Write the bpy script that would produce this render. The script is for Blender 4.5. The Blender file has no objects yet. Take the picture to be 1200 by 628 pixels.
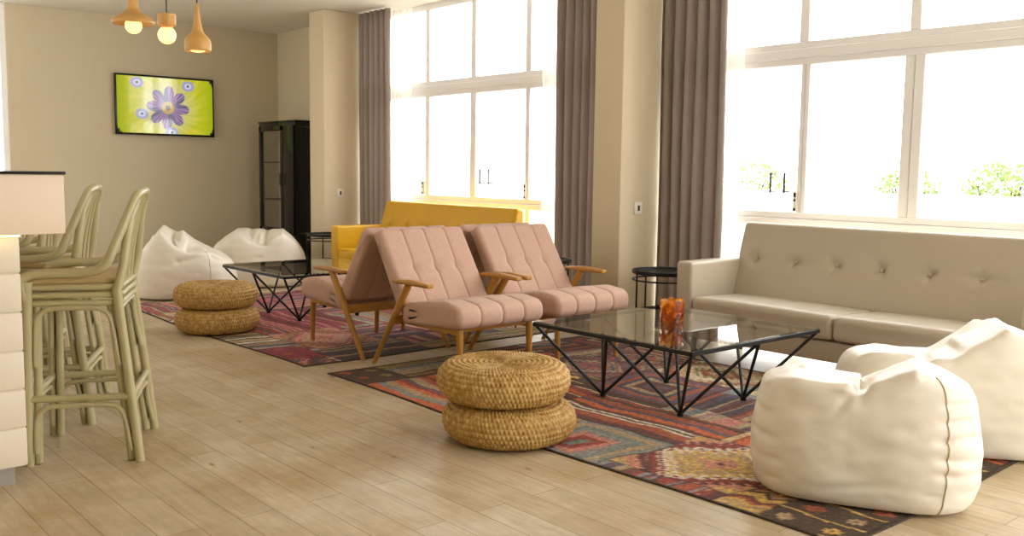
import bpy, bmesh, math, random
import numpy as np
from mathutils import Vector, Matrix, noise

PI = math.pi
C = bpy.context.scene
COL = C.collection
random.seed(7)

# ------------------------------------------------------------------ materials
def lin(c):
    return tuple(((v / 255) / 12.92 if v / 255 <= .04045 else ((v / 255 + .055) / 1.055) ** 2.4) for v in c)

def new_mat(name):
    m = bpy.data.materials.new(name)
    m.use_nodes = True
    nt = m.node_tree
    return m, nt, nt.nodes['Principled BSDF'], nt.nodes['Material Output']

def N(nt, kind, **kw):
    n = nt.nodes.new(kind)
    for k, v in kw.items():
        if hasattr(n, k):
            setattr(n, k, v)
        else:
            n.inputs[k].default_value = v
    return n

def mat(name, rgb, rough=.5, metal=0, var=0.0, vscale=6, bump=0.0, bscale=80, spec=.5, stretch=None, coat=0, sheen=0, rgb2=None):
    m, nt, b, out = new_mat(name)
    c = (*lin(rgb), 1)
    b.inputs['Base Color'].default_value = c
    b.inputs['Roughness'].default_value = rough
    b.inputs['Metallic'].default_value = metal
    b.inputs['Specular IOR Level'].default_value = spec
    b.inputs['Coat Weight'].default_value = coat
    b.inputs['Sheen Weight'].default_value = sheen
    L = nt.links
    tc = N(nt, 'ShaderNodeTexCoord')
    mp = N(nt, 'ShaderNodeMapping')
    L.new(tc.outputs['Object'], mp.inputs[0])
    if stretch:
        mp.inputs['Scale'].default_value = stretch
    if var or rgb2:
        nz = N(nt, 'ShaderNodeTexNoise')
        nz.inputs['Scale'].default_value = vscale
        nz.inputs['Detail'].default_value = 4
        L.new(mp.outputs[0], nz.inputs['Vector'])
        mx = N(nt, 'ShaderNodeMix', data_type='RGBA')
        if rgb2:
            c2 = (*lin(rgb2), 1)
            mx.inputs['A'].default_value = c
            mx.inputs['B'].default_value = c2
            rm = N(nt, 'ShaderNodeMapRange')
            rm.inputs['From Min'].default_value = .35
            rm.inputs['From Max'].default_value = .65
            L.new(nz.outputs['Fac'], rm.inputs['Value'])
            L.new(rm.outputs[0], mx.inputs['Factor'])
        else:
            mx.inputs['A'].default_value = tuple(v * (1 - var) for v in c[:3]) + (1,)
            mx.inputs['B'].default_value = tuple(min(1, v * (1 + var)) for v in c[:3]) + (1,)
            L.new(nz.outputs['Fac'], mx.inputs['Factor'])
        L.new(mx.outputs['Result'], b.inputs['Base Color'])
    if bump:
        nb = N(nt, 'ShaderNodeTexNoise')
        nb.inputs['Scale'].default_value = bscale
        nb.inputs['Detail'].default_value = 3
        L.new(mp.outputs[0], nb.inputs['Vector'])
        bp = N(nt, 'ShaderNodeBump')
        bp.inputs['Strength'].default_value = bump
        bp.inputs['Distance'].default_value = .01
        L.new(nb.outputs['Fac'], bp.inputs['Height'])
        L.new(bp.outputs[0], b.inputs['Normal'])
    return m

def emit(name, rgb, s):
    m, nt, b, out = new_mat(name)
    b.inputs['Base Color'].default_value = (*lin(rgb), 1)
    b.inputs['Emission Color'].default_value = (*lin(rgb), 1)
    b.inputs['Emission Strength'].default_value = s
    return m

def glass(name, tint, refl=1.0, ior=1.45, rough=0.0):
    m, nt, b, out = new_mat(name)
    nt.nodes.remove(b)
    tr = N(nt, 'ShaderNodeBsdfTransparent')
    tr.inputs[0].default_value = (*tint, 1)
    gl = N(nt, 'ShaderNodeBsdfGlossy')
    gl.inputs['Roughness'].default_value = rough
    fr = N(nt, 'ShaderNodeFresnel')
    fr.inputs['IOR'].default_value = ior
    ml = N(nt, 'ShaderNodeMath', operation='MULTIPLY')
    ml.inputs[1].default_value = refl
    ge = N(nt, 'ShaderNodeNewGeometry')
    fb = N(nt, 'ShaderNodeMath', operation='SUBTRACT')
    fb.inputs[0].default_value = 1
    nt.links.new(ge.outputs['Backfacing'], fb.inputs[1])
    m0 = N(nt, 'ShaderNodeMath', operation='MULTIPLY')
    nt.links.new(fr.outputs[0], m0.inputs[0])
    nt.links.new(fb.outputs[0], m0.inputs[1])
    nt.links.new(m0.outputs[0], ml.inputs[0])
    mx = N(nt, 'ShaderNodeMixShader')
    nt.links.new(ml.outputs[0], mx.inputs[0])
    nt.links.new(tr.outputs[0], mx.inputs[1])
    nt.links.new(gl.outputs[0], mx.inputs[2])
    nt.links.new(mx.outputs[0], out.inputs[0])
    return m

def vcol_mat(name, rough=.9, emission=0.0, weave=0.0, coat=0):
    m, nt, b, out = new_mat(name)
    a = N(nt, 'ShaderNodeVertexColor', layer_name='Col')
    b.inputs['Roughness'].default_value = rough
    b.inputs['Coat Weight'].default_value = coat
    if emission:
        b.inputs['Base Color'].default_value = (.01, .01, .01, 1)
        nt.links.new(a.outputs[0], b.inputs['Emission Color'])
        b.inputs['Emission Strength'].default_value = emission
        return m
    tc = N(nt, 'ShaderNodeTexCoord')
    nz = N(nt, 'ShaderNodeTexNoise')
    nz.inputs['Scale'].default_value = 55
    nz.inputs['Detail'].default_value = 5
    nt.links.new(tc.outputs['Object'], nz.inputs['Vector'])
    mr = N(nt, 'ShaderNodeMapRange')
    mr.inputs['From Min'].default_value = .3
    mr.inputs['From Max'].default_value = .7
    mr.inputs['To Min'].default_value = .6
    mr.inputs['To Max'].default_value = 1.35
    nt.links.new(nz.outputs['Fac'], mr.inputs['Value'])
    mx = N(nt, 'ShaderNodeMix', data_type='RGBA', blend_type='MULTIPLY')
    mx.inputs['Factor'].default_value = 1
    nt.links.new(a.outputs[0], mx.inputs['A'])
    nt.links.new(mr.outputs[0], mx.inputs['B'])
    nt.links.new(mx.outputs['Result'], b.inputs['Base Color'])
    if weave:
        bp = N(nt, 'ShaderNodeBump')
        bp.inputs['Strength'].default_value = weave
        bp.inputs['Distance'].default_value = .006
        nt.links.new(nz.outputs['Fac'], bp.inputs['Height'])
        nt.links.new(bp.outputs[0], b.inputs['Normal'])
    return m

def floor_mat():
    m, nt, b, out = new_mat('oak_planks')
    L = nt.links
    tc = N(nt, 'ShaderNodeTexCoord')
    br = N(nt, 'ShaderNodeTexBrick')
    br.offset = .37
    br.inputs['Scale'].default_value = 1
    br.inputs['Brick Width'].default_value = 1.25
    br.inputs['Row Height'].default_value = .135
    br.inputs['Mortar Size'].default_value = .0018
    br.inputs['Mortar Smooth'].default_value = .3
    br.inputs['Bias'].default_value = 0
    br.inputs['Color1'].default_value = (*lin((212, 198, 172)), 1)
    br.inputs['Color2'].default_value = (*lin((200, 184, 154)), 1)
    br.inputs['Mortar'].default_value = (*lin((150, 128, 98)), 1)
    L.new(tc.outputs['Object'], br.inputs['Vector'])
    mp = N(nt, 'ShaderNodeMapping')
    mp.inputs['Scale'].default_value = (1.6, 16, 1)
    L.new(tc.outputs['Object'], mp.inputs[0])
    g = N(nt, 'ShaderNodeTexNoise')
    g.inputs['Scale'].default_value = 2.2
    g.inputs['Detail'].default_value = 8
    g.inputs['Roughness'].default_value = .65
    g.inputs['Distortion'].default_value = .6
    L.new(mp.outputs[0], g.inputs['Vector'])
    r = N(nt, 'ShaderNodeMapRange')
    r.inputs['From Min'].default_value = .3
    r.inputs['From Max'].default_value = .7
    r.inputs['To Min'].default_value = .80
    r.inputs['To Max'].default_value = 1.12
    L.new(g.outputs['Fac'], r.inputs['Value'])
    mx = N(nt, 'ShaderNodeMix', data_type='RGBA', blend_type='MULTIPLY')
    mx.inputs['Factor'].default_value = 1
    L.new(br.outputs['Color'], mx.inputs['A'])
    L.new(r.outputs[0], mx.inputs['B'])
    # broad mottling
    n2 = N(nt, 'ShaderNodeTexNoise')
    n2.inputs['Scale'].default_value = 2.6
    n2.inputs['Roughness'].default_value = .7
    n2.inputs['Detail'].default_value = 5
    L.new(tc.outputs['Object'], n2.inputs['Vector'])
    m2 = N(nt, 'ShaderNodeMix', data_type='RGBA', blend_type='MULTIPLY')
    m2.inputs['B'].default_value = (*lin((226, 210, 180)), 1)
    n2r = N(nt, 'ShaderNodeMapRange')
    n2r.inputs['From Min'].default_value = .35
    n2r.inputs['From Max'].default_value = .68
    L.new(n2.outputs['Fac'], n2r.inputs['Value'])
    L.new(n2r.outputs[0], m2.inputs['Factor'])
    L.new(mx.outputs['Result'], m2.inputs['A'])
    # knots
    mk = N(nt, 'ShaderNodeMapping')
    mk.inputs['Scale'].default_value = (1.0, 2.2, 1)
    L.new(tc.outputs['Object'], mk.inputs[0])
    vo = N(nt, 'ShaderNodeTexVoronoi')
    vo.inputs['Scale'].default_value = 2.6
    L.new(mk.outputs[0], vo.inputs['Vector'])
    kr = N(nt, 'ShaderNodeMapRange')
    kr.inputs['From Min'].default_value = .018
    kr.inputs['From Max'].default_value = .075
    kr.inputs['To Min'].default_value = .9
    kr.inputs['To Max'].default_value = 0
    L.new(vo.outputs['Distance'], kr.inputs['Value'])
    m3 = N(nt, 'ShaderNodeMix', data_type='RGBA')
    m3.inputs['B'].default_value = (*lin((128, 98, 66)), 1)
    L.new(kr.outputs[0], m3.inputs['Factor'])
    L.new(m2.outputs['Result'], m3.inputs['A'])
    L.new(m3.outputs['Result'], b.inputs['Base Color'])
    rr = N(nt, 'ShaderNodeMapRange')
    rr.inputs['To Min'].default_value = .32
    rr.inputs['To Max'].default_value = .5
    L.new(g.outputs['Fac'], rr.inputs['Value'])
    L.new(rr.outputs[0], b.inputs['Roughness'])
    b.inputs['Specular IOR Level'].default_value = .28
    bp = N(nt, 'ShaderNodeBump')
    bp.inputs['Strength'].default_value = .25
    bp.inputs['Distance'].default_value = .004
    L.new(br.outputs['Fac'], bp.inputs['Height'])
    bp.invert = True
    L.new(bp.outputs[0], b.inputs['Normal'])
    return m

def cloth_mat(name, rgb, transl=.35, alpha=1.0):
    m, nt, b, out = new_mat(name)
    b.inputs['Base Color'].default_value = (*lin(rgb), 1)
    b.inputs['Roughness'].default_value = .9
    b.inputs['Specular IOR Level'].default_value = .1
    t = N(nt, 'ShaderNodeBsdfTranslucent')
    t.inputs[0].default_value = (*lin(rgb), 1)
    mx = N(nt, 'ShaderNodeMixShader')
    mx.inputs[0].default_value = transl
    nt.links.new(b.outputs[0], mx.inputs[1])
    nt.links.new(t.outputs[0], mx.inputs[2])
    last = mx
    if alpha < 1:
        tr = N(nt, 'ShaderNodeBsdfTransparent')
        m2 = N(nt, 'ShaderNodeMixShader')
        m2.inputs[0].default_value = alpha
        nt.links.new(tr.outputs[0], m2.inputs[1])
        nt.links.new(mx.outputs[0], m2.inputs[2])
        last = m2
    nt.links.new(last.outputs[0], out.inputs[0])
    return m

M = dict(
    wall=mat('beige_plaster', (212, 199, 170), .85, var=.03, vscale=2, bump=.05, bscale=120),
    pillar=mat('cream_plaster', (222, 207, 176), .8, var=.02, bump=.04, bscale=120),
    ceiling=mat('ceiling_paint', (226, 220, 208), .9),
    floor=floor_mat(),
    frame=mat('white_aluminium', (248, 247, 246), .4),
    pane=glass('window_glass', (.97, .98, .98), .6),
    black=mat('black_metal', (22, 22, 24), .45, spec=.4),
    blackgloss=mat('black_lacquer', (14, 14, 17), .22),
    smoked=glass('smoked_glass', (.82, .83, .81), 1.5, 1.5),
    cabglass=glass('cabinet_glass', (.8, .8, .78), 1.4, 1.5),
    leather=mat('beige_leather', (188, 175, 154), .42, var=.04, vscale=4, bump=.05, bscale=160),
    yellow=mat('yellow_leather', (212, 164, 8), .4, var=.04, vscale=4, bump=.05, bscale=160),
    pink=mat('rose_fabric', (202, 166, 146), .92, var=.16, vscale=70, bump=.25, bscale=300, spec=.2, sheen=.15),
    wood=mat('honey_wood', (184, 132, 54), .42, var=.12, vscale=6, stretch=(3, 3, 1)),
    woodlamp=mat('turned_wood', (214, 164, 88), .45, var=.13, vscale=9, stretch=(2, 2, 8)),
    straw=mat('banana_fibre', (212, 176, 108), .6, rgb2=(172, 128, 62), vscale=38, bump=.3, bscale=140),
    white=mat('white_leatherette', (238, 230, 214), .45, bump=.05, bscale=60, spec=.35),
    seam=mat('seam_piping', (206, 190, 160), .6),
    sage=mat('sage_lacquer', (178, 166, 122), .38, var=.05, vscale=8),
    seatpad=mat('woven_seat', (190, 164, 112), .7, bump=.3, bscale=120),
    boards=mat('bar_boards', (228, 214, 190), .5, var=.02),
    bartop=mat('bar_fascia', (232, 210, 184), .5),
    kick=mat('grey_kick', (160, 152, 142), .5),
    darkglass=mat('dark_glass_slab', (20, 18, 16), .1),
    curtain=cloth_mat('taupe_curtain', (174, 162, 153), .38),
    sheer=cloth_mat('white_sheer', (250, 244, 236), .55, .55),
    plastic=mat('white_plastic', (238, 232, 218), .4),
    dark=mat('dark_plastic', (40, 38, 36), .5),
    bulb=emit('lit_bulb', (255, 216, 130), 1.9),
    led=emit('warm_led', (255, 246, 170), 3.0),
    wire=mat('lamp_cord', (60, 52, 44), .6),
    rug=vcol_mat('kilim_wool', .95, weave=.5),
    rugedge=mat('rug_binding', (52, 34, 30), .9, bump=.3),
    screen=vcol_mat('tv_screen', .08, emission=.8, coat=.6),
    terrace=mat('terrace_paving', (214, 208, 198), .8, var=.04, vscale=1),
    parapet=mat('terrace_parapet', (226, 222, 214), .8),
    leaf=mat('shrub_leaves', (160, 182, 110), .6, var=.3, vscale=8),
    bark=mat('shrub_bark', (90, 74, 54), .8, var=.2),
    button=mat('upholstery_button', (176, 156, 128), .5),
)
def amber():
    m, nt, b, out = new_mat('amber_glass')
    L = nt.links
    tc = N(nt, 'ShaderNodeTexCoord')
    vo = N(nt, 'ShaderNodeTexVoronoi')
    vo.inputs['Scale'].default_value = 46
    L.new(tc.outputs['Object'], vo.inputs['Vector'])
    cr = N(nt, 'ShaderNodeMix', data_type='RGBA')
    cr.inputs['A'].default_value = (.95, .62, .16, 1)
    cr.inputs['B'].default_value = (.50, .20, .03, 1)
    sp = N(nt, 'ShaderNodeSeparateColor')
    L.new(vo.outputs['Color'], sp.inputs[0])
    L.new(sp.outputs[0], cr.inputs['Factor'])
    tr = N(nt, 'ShaderNodeBsdfTransparent')
    tl = N(nt, 'ShaderNodeBsdfTranslucent')
    L.new(cr.outputs['Result'], tr.inputs[0])
    L.new(cr.outputs['Result'], tl.inputs[0])
    m1 = N(nt, 'ShaderNodeMixShader')
    m1.inputs[0].default_value = .38
    L.new(tr.outputs[0], m1.inputs[1])
    L.new(tl.outputs[0], m1.inputs[2])
    gl = N(nt, 'ShaderNodeBsdfGlossy')
    gl.inputs['Roughness'].default_value = .08
    fr = N(nt, 'ShaderNodeFresnel')
    bp = N(nt, 'ShaderNodeBump')
    bp.inputs['Strength'].default_value = .6
    bp.inputs['Distance'].default_value = .01
    L.new(vo.outputs['Distance'], bp.inputs['Height'])
    L.new(bp.outputs[0], gl.inputs['Normal'])
    L.new(bp.outputs[0], fr.inputs['Normal'])
    m2 = N(nt, 'ShaderNodeMixShader')
    ge = N(nt, 'ShaderNodeNewGeometry')
    fb = N(nt, 'ShaderNodeMath', operation='SUBTRACT')
    fb.inputs[0].default_value = 1
    L.new(ge.outputs['Backfacing'], fb.inputs[1])
    m0 = N(nt, 'ShaderNodeMath', operation='MULTIPLY')
    L.new(fr.outputs[0], m0.inputs[0])
    L.new(fb.outputs[0], m0.inputs[1])
    L.new(m0.outputs[0], m2.inputs[0])
    L.new(m1.outputs[0], m2.inputs[1])
    L.new(gl.outputs[0], m2.inputs[2])
    L.new(m2.outputs[0], out.inputs[0])
    return m
M['amber'] = amber()

# ------------------------------------------------------------------ mesh helpers
class MB:
    def __init__(s):
        s.bm = bmesh.new()

    def box(s, x0, x1, y0, y1, z0, z1, bev=0.0, seg=2, mtx=None):
        r = bmesh.ops.create_cube(s.bm, size=1)
        vs = r['verts']
        for v in vs:
            v.co = Vector((x0 + (v.co.x + .5) * (x1 - x0), y0 + (v.co.y + .5) * (y1 - y0), z0 + (v.co.z + .5) * (z1 - z0)))
        if bev:
            es = list({e for v in vs for e in v.link_edges})
            r2 = bmesh.ops.bevel(s.bm, geom=es, offset=bev, segments=seg, affect='EDGES', profile=.5)
            vs = list({v for f in r2['faces'] for v in f.verts} | {v for v in vs if v.is_valid})
        if mtx:
            for v in vs:
                v.co = mtx @ v.co
        return s

    def tube(s, pts, r, seg=10, r2=None, closed=False):
        pts = [Vector(p) for p in pts]
        n = len(pts)
        rings = []
        up = None
        for i, p in enumerate(pts):
            if closed:
                t = (pts[(i + 1) % n] - pts[i - 1]).normalized()
            else:
                t = (pts[min(i + 1, n - 1)] - pts[max(i - 1, 0)]).normalized()
            if up is None:
                up = Vector((0, 0, 1)) if abs(t.z) < .9 else Vector((1, 0, 0))
            a = t.cross(up)
            if a.length < 1e-5:
                a = t.cross(Vector((0, 1, 0)))
            a.normalize()
            b = a.cross(t).normalized()
            up = b
            rr = r if r2 is None else r + (r2 - r) * i / (n - 1)
            rings.append([s.bm.verts.new(p + a * rr * math.cos(2 * PI * k / seg) + b * rr * math.sin(2 * PI * k / seg)) for k in range(seg)])
        m = n if closed else n - 1
        for i in range(m):
            A, B = rings[i], rings[(i + 1) % n]
            for k in range(seg):
                s.bm.faces.new((A[k], A[(k + 1) % seg], B[(k + 1) % seg], B[k]))
        if not closed:
            s.bm.faces.new(rings[0][::-1])
            s.bm.faces.new(rings[-1])
        return s

    def lathe(s, prof, seg=40, c=(0, 0, 0), fn=None):
        rings = []
        for i, (r, z) in enumerate(prof):
            if r < 1e-6:
                rings.append([s.bm.verts.new((c[0], c[1], c[2] + z))])
            else:
                ring = []
                for k in range(seg):
                    a = 2 * PI * k / seg
                    rr, zz = (r, z) if fn is None else fn(i, k, r, z)
                    ring.append(s.bm.verts.new((c[0] + rr * math.cos(a), c[1] + rr * math.sin(a), c[2] + zz)))
                rings.append(ring)
        for A, B in zip(rings, rings[1:]):
            if len(A) == 1 and len(B) == 1:
                continue
            for k in range(seg):
                k2 = (k + 1) % seg
                if len(A) == 1:
                    s.bm.faces.new((A[0], B[k2], B[k]))
                elif len(B) == 1:
                    s.bm.faces.new((A[k], A[k2], B[0]))
                else:
                    s.bm.faces.new((A[k], A[k2], B[k2], B[k]))
        return s

    def quad(s, *ps):
        s.bm.faces.new([s.bm.verts.new(p) for p in ps])
        return s

    def sections(s, sec):
        """sec: list of equal-length closed loops of points -> skin with fan caps"""
        rings = [[s.bm.verts.new(p) for p in loop] for loop in sec]
        n = len(rings[0])
        for A, B in zip(rings, rings[1:]):
            for k in range(n):
                s.bm.faces.new((A[k], A[(k + 1) % n], B[(k + 1) % n], B[k]))
        for R in (rings[0], rings[-1]):
            cen = Vector()
            for v in R:
                cen += v.co
            cv = s.bm.verts.new(cen / n)
            for k in range(n):
                s.bm.faces.new((R[k], R[(k + 1) % n], cv))
        return s

    def build(s, name, m, parent=None, smooth=True, angle=40):
        bmesh.ops.recalc_face_normals(s.bm, faces=s.bm.faces)
        me = bpy.data.meshes.new(name)
        s.bm.to_mesh(me)
        s.bm.free()
        me.materials.append(m)
        if smooth:
            me.polygons.foreach_set('use_smooth', [True] * len(me.polygons))
            try:
                me.set_sharp_from_angle(angle=math.radians(angle))
            except Exception:
                pass
        o = bpy.data.objects.new(name, me)
        COL.objects.link(o)
        if parent:
            o.parent = parent
        return o

def tag(o, label, cat, group=None):
    o['label'] = label
    o['category'] = cat
    if group:
        o['group'] = group
    return o

def thing(name, label, cat, loc=(0, 0, 0), rz=0, group=None):
    o = bpy.data.objects.new(name, None)
    o.empty_display_size = .1
    COL.objects.link(o)
    o.location = loc
    o.rotation_euler = (0, 0, rz)
    return tag(o, label, cat, group)

def struct(o):
    o['kind'] = 'structure'
    return o

def dup(root, loc, rz, label=None, name=None, mats=None, group=None):
    r = root.copy()
    COL.objects.link(r)
    r.location = loc
    r.rotation_euler = (0, 0, rz)
    if name:
        r.name = name
    if label:
        r['label'] = label
    if group:
        r['group'] = group
    def rec(src, dst):
        for ch in list(src.children):
            c = ch.copy()
            if mats and c.data and c.data.materials and c.data.materials[0].name in mats:
                c.data = c.data.copy()
                c.data.materials[0] = mats[ch.data.materials[0].name]
            COL.objects.link(c)
            c.parent = dst
            rec(ch, c)
    rec(root, r)
    return r

def catmull(P, n=8, closed=False):
    P = [Vector(p) for p in P]
    out = []
    m = len(P)
    rng = range(m if closed else m - 1)
    for i in rng:
        p1, p2 = P[i], P[(i + 1) % m]
        p0 = P[i - 1] if (closed or i > 0) else p1 * 2 - p2
        p3 = P[(i + 2) % m] if (closed or i + 2 < m) else p2 * 2 - p1
        for k in range(n):
            t = k / n
            out.append(.5 * ((2 * p1) + (p2 - p0) * t + (2 * p0 - 5 * p1 + 4 * p2 - p3) * t * t + (3 * p1 - p0 - 3 * p2 + p3) * t ** 3))
    if not closed:
        out.append(P[-1])
    return out

def fillet(pts, radii, seg=6):
    """closed polygon of 2D points with rounded corners"""
    out = []
    n = len(pts)
    for i in range(n):
        p = Vector(pts[i]); a = Vector(pts[i - 1]); b = Vector(pts[(i + 1) % n])
        r = radii[i] if isinstance(radii, (list, tuple)) else radii
        da, db = (a - p), (b - p)
        u, v = da.normalized(), db.normalized()
        ang = u.angle(v)
        t = min(r / math.tan(ang / 2), da.length * .48, db.length * .48)
        r = t * math.tan(ang / 2)
        cen = p + (u + v).normalized() * (r / math.sin(ang / 2))
        s0, s1 = p + u * t - cen, p + v * t - cen
        a0, a1 = math.atan2(s0.y, s0.x), math.atan2(s1.y, s1.x)
        d = (a1 - a0 + PI) % (2 * PI) - PI
        for k in range(seg + 1):
            q = a0 + d * k / seg
            out.append(cen + Vector((math.cos(q), math.sin(q))) * r)
    return out

def resample(pts, step):
    out = []
    n = len(pts)
    for i in range(n):
        a, b = pts[i], pts[(i + 1) % n]
        L = (b - a).length
        k = max(1, int(round(L / step)))
        for j in range(k):
            out.append(a + (b - a) * j / k)
    return out

def upholstery(section, x0, x1, place, seams=(), sdepth=.008, swidth=.012, rend=.03, dimples=(), step=.02, crown=0.0, nstep=None, wr=None):
    """Extrude a rounded section along an axis with rounded ends, stitched channels (seams) and button dimples.
    place(u, a, b) -> 3D point; u along the axis; (a, b) section coordinates."""
    sec = resample(section, step)
    n = len(sec)
    area = sum(sec[i].x * sec[(i + 1) % n].y - sec[(i + 1) % n].x * sec[i].y for i in range(n))
    nor = []
    for i in range(n):
        t = sec[(i + 1) % n] - sec[i - 1]
        v = Vector((t.y, -t.x))
        if area < 0:
            v = -v
        nor.append(v.normalized() if v.length > 1e-9 else Vector((0, 0)))
    w = x1 - x0
    us = set()
    k = int(w / (nstep or step)) + 1
    for i in range(k + 1):
        us.add(round(x0 + w * i / k, 5))
    for i in range(8):
        d = rend * (1 - math.cos(PI / 2 * i / 7))
        us.add(round(x0 + d, 5)); us.add(round(x1 - d, 5))
    for sx in seams:
        for d in (-1.6, -.9, -.4, 0, .4, .9, 1.6):
            us.add(round(sx + d * swidth, 5))
    us = sorted(u for u in us if x0 <= u <= x1)
    loops = []
    for u in us:
        d = min(u - x0, x1 - u)
        e = 0 if d >= rend else rend - math.sqrt(max(0, rend ** 2 - (rend - d) ** 2))
        g = 0
        for sx in seams:
            g += sdepth * math.exp(-((u - sx) / swidth) ** 2)
        if seams:
            edges = [x0, *seams, x1]
            for a, b in zip(edges, edges[1:]):
                if a <= u <= b:
                    q = (u - a) / (b - a)
                    g -= crown * math.sin(PI * q) ** .7
        loop = []
        for p, nn in zip(sec, nor):
            h = e + g
            for (du, da, db, r, dep) in dimples:
                dd = ((u - du) ** 2 + (p.x - da) ** 2 + (p.y - db) ** 2) / r ** 2
                if dd < 9:
                    h += dep * math.exp(-dd)
            if wr:
                h += wr(u, p.x, p.y)
            q = p - nn * h
            loop.append(place(u, q.x, q.y))
        loops.append(loop)
    return loops

# ------------------------------------------------------------------ room
CEIL = 2.87
X0 = -11.0          # wall carrying the television
YW = 5.75           # window plane
YP = 5.10           # front of the pillars
XR = 1.6            # room continues beyond the frame
YB = -1.8

struct(MB().box(X0 - .3, XR, YB, YW + .12, -.12, 0).build('floor', M['floor'], smooth=False))
struct(MB().box(X0 - .3, XR, YB, YW + .12, CEIL, CEIL + .15).build('ceiling', M['ceiling'], smooth=False))
w = MB()
w.box(X0 - .25, X0, 2.546, 5.63, 0, CEIL)
w.box(X0 - .25, X0, YB, 1.2, 0, CEIL)
struct(w.build('wall_west', M['wall'], smooth=False))
struct(MB().box(X0 - .25, -9.24, 5.63, YW + .12, 0, CEIL).build('wall_north', M['wall'], smooth=False))
pb = [(-9.24, -8.93), (-4.95, -4.665)]
for a, b in pb:
    struct(MB().box(a, b, YP, YW + .12, 0, CEIL, .012, 2).build('pillar', M['pillar']))
struct(MB().box(-4.6, XR, YB - .15, YB, 0, CEIL).build('light_shield_south', M['wall'], smooth=False))  # unseen wall, added to keep open-side light off the near bean bags
struct(MB().box(XR, XR + .15, YB - .15, 2.7, 0, CEIL).build('light_shield_east', M['wall'], smooth=False))  # unseen partial wall, added to dim light on camera-facing sides; gap left for light
struct(MB().box(X0, X0 + .012, 2.56, 5.63, 0, .07).build('baseboard_west', M['pillar'], smooth=False))

def window(name, x0, x1, mull, handles, latches, upper):
    root = struct(MB().box(x0, x1, YW - .03, YW + .06, 0, .06).box(x0, x1, YW - .03, YW + .06, CEIL - .06, CEIL)
                  .box(x0, x0 + .05, YW - .03, YW + .06, .06, CEIL - .06).box(x1 - .05, x1, YW - .03, YW + .06, .06, CEIL - .06)
                  .build(name, M['frame'], smooth=False))
    f = MB()
    f.box(x0 + .05, x1 - .05, YW - .035, YW + .05, 1.99, 2.055, .006, 1)       # transom
    f.box(x0 + .05, x1 - .05, YW - .02, YW + .05, 1.945, 1.99, .004, 1)
    f.box(x0 + .05, x1 - .05, YW - .02, YW + .05, 2.055, 2.10, .004, 1)
    f.build('transom', M['frame'], root)
    f = MB()
    f.box(x0 + .05, x1 - .05, YW - .035, YW + .05, .85, .90, .006, 1)
    f.box(x0 + .05, x1 - .05, YW - .02, YW + .05, .90, .945, .004, 1)
    f.build('sash_rail', M['frame'], root)
    edges = [x0 + .05] + [m for m, _ in mull] + [x1 - .05]
    for m, wd in mull:
        f = MB()
        f.box(m - wd / 2, m - .004, YW - .02, YW + .05, .945, 1.945, .005, 1)
        f.box(m + .004, m + wd / 2, YW - .03, YW + .045, .945, 1.945, .005, 1)
        f.box(m - .004, m + .004, YW - .01, YW + .045, .945, 1.945)
        f.build('mullion', M['frame'], root)
    for m, wd in mull:
        MB().box(m - .03, m + .03, YW - .02, YW + .05, .06, .85, .005, 1).build('mullion', M['frame'], root)
    ue = [x0 + .05] + upper + [x1 - .05]
    for m in upper:
        MB().box(m - .035, m + .035, YW - .025, YW + .05, 2.10, CEIL - .06, .005, 1).build('mullion', M['frame'], root)
    for a, b in zip(edges, edges[1:]):
        MB().box(a, b, YW + .012, YW + .018, .90, 1.99).build('pane', M['pane'], root, smooth=False)
        MB().box(a, b, YW + .012, YW + .018, .06, .85).build('pane', M['pane'], root, smooth=False)
    for a, b in zip(ue, ue[1:]):
        MB().box(a, b, YW + .012, YW + .018, 2.10, CEIL - .06).build('pane', M['pane'], root, smooth=False)
    for hx in handles:
        h = MB()
        h.tube([(hx, YW - .05, 1.075), (hx, YW - .05, 1.215)], .008, 8)
        h.tube([(hx, YW - .05, 1.085), (hx, YW + .012, 1.085)], .005, 6)
        h.tube([(hx, YW - .05, 1.205), (hx, YW + .012, 1.205)], .005, 6)
        o = h.build('handle', M['dark'], root)
        o['label'] = 'dark vertical pull handle'
    for lx in latches:
        h = MB()
        h.box(lx - .012, lx + .012, YW - .045, YW - .02, .95, 1.085, .004)
        o = h.build('latch', M['plastic'], root)
        for z0, z1 in ((.955, .975), (1.02, 1.035), (1.05, 1.08)):
            MB().box(lx - .009, lx + .009, YW - .052, YW - .045, z0, z1, .002, 1).build('latch_pin', M['dark'], o)
    return root
window('window_1', -8.93, -4.95, [(-7.93, .085), (-7.18, .10), (-6.39, .07), (-5.65, .09)], (-7.034, -6.905), (-7.984, -6.392), [-7.93, -7.18, -6.39, -5.65])
window('window_2', -4.665, -.72, [(-3.575, .075), (-2.82, .135), (-1.75, .075)], (-3.80, -3.69), (-3.606,), [-3.60, -2.83, -1.75])
struct(MB().box(-.72, XR, YW - .1, YW + .12, 0, CEIL).build('wall_north', M['wall'], smooth=False))
r3 = struct(MB().box(X0 - .12, X0 - .02, 2.49, 2.546, 0, CEIL).box(X0 - .12, X0 - .02, 1.2, 1.26, 0, CEIL)
            .box(X0 - .12, X0 - .02, 1.26, 2.49, 0, .06).box(X0 - .12, X0 - .02, 1.26, 2.49, CEIL - .06, CEIL).build('window_3', M['frame'], smooth=False))
MB().box(X0 - .075, X0 - .068, 1.26, 2.49, .06, CEIL - .06).build('pane', M['pane'], r3, smooth=False)

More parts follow.
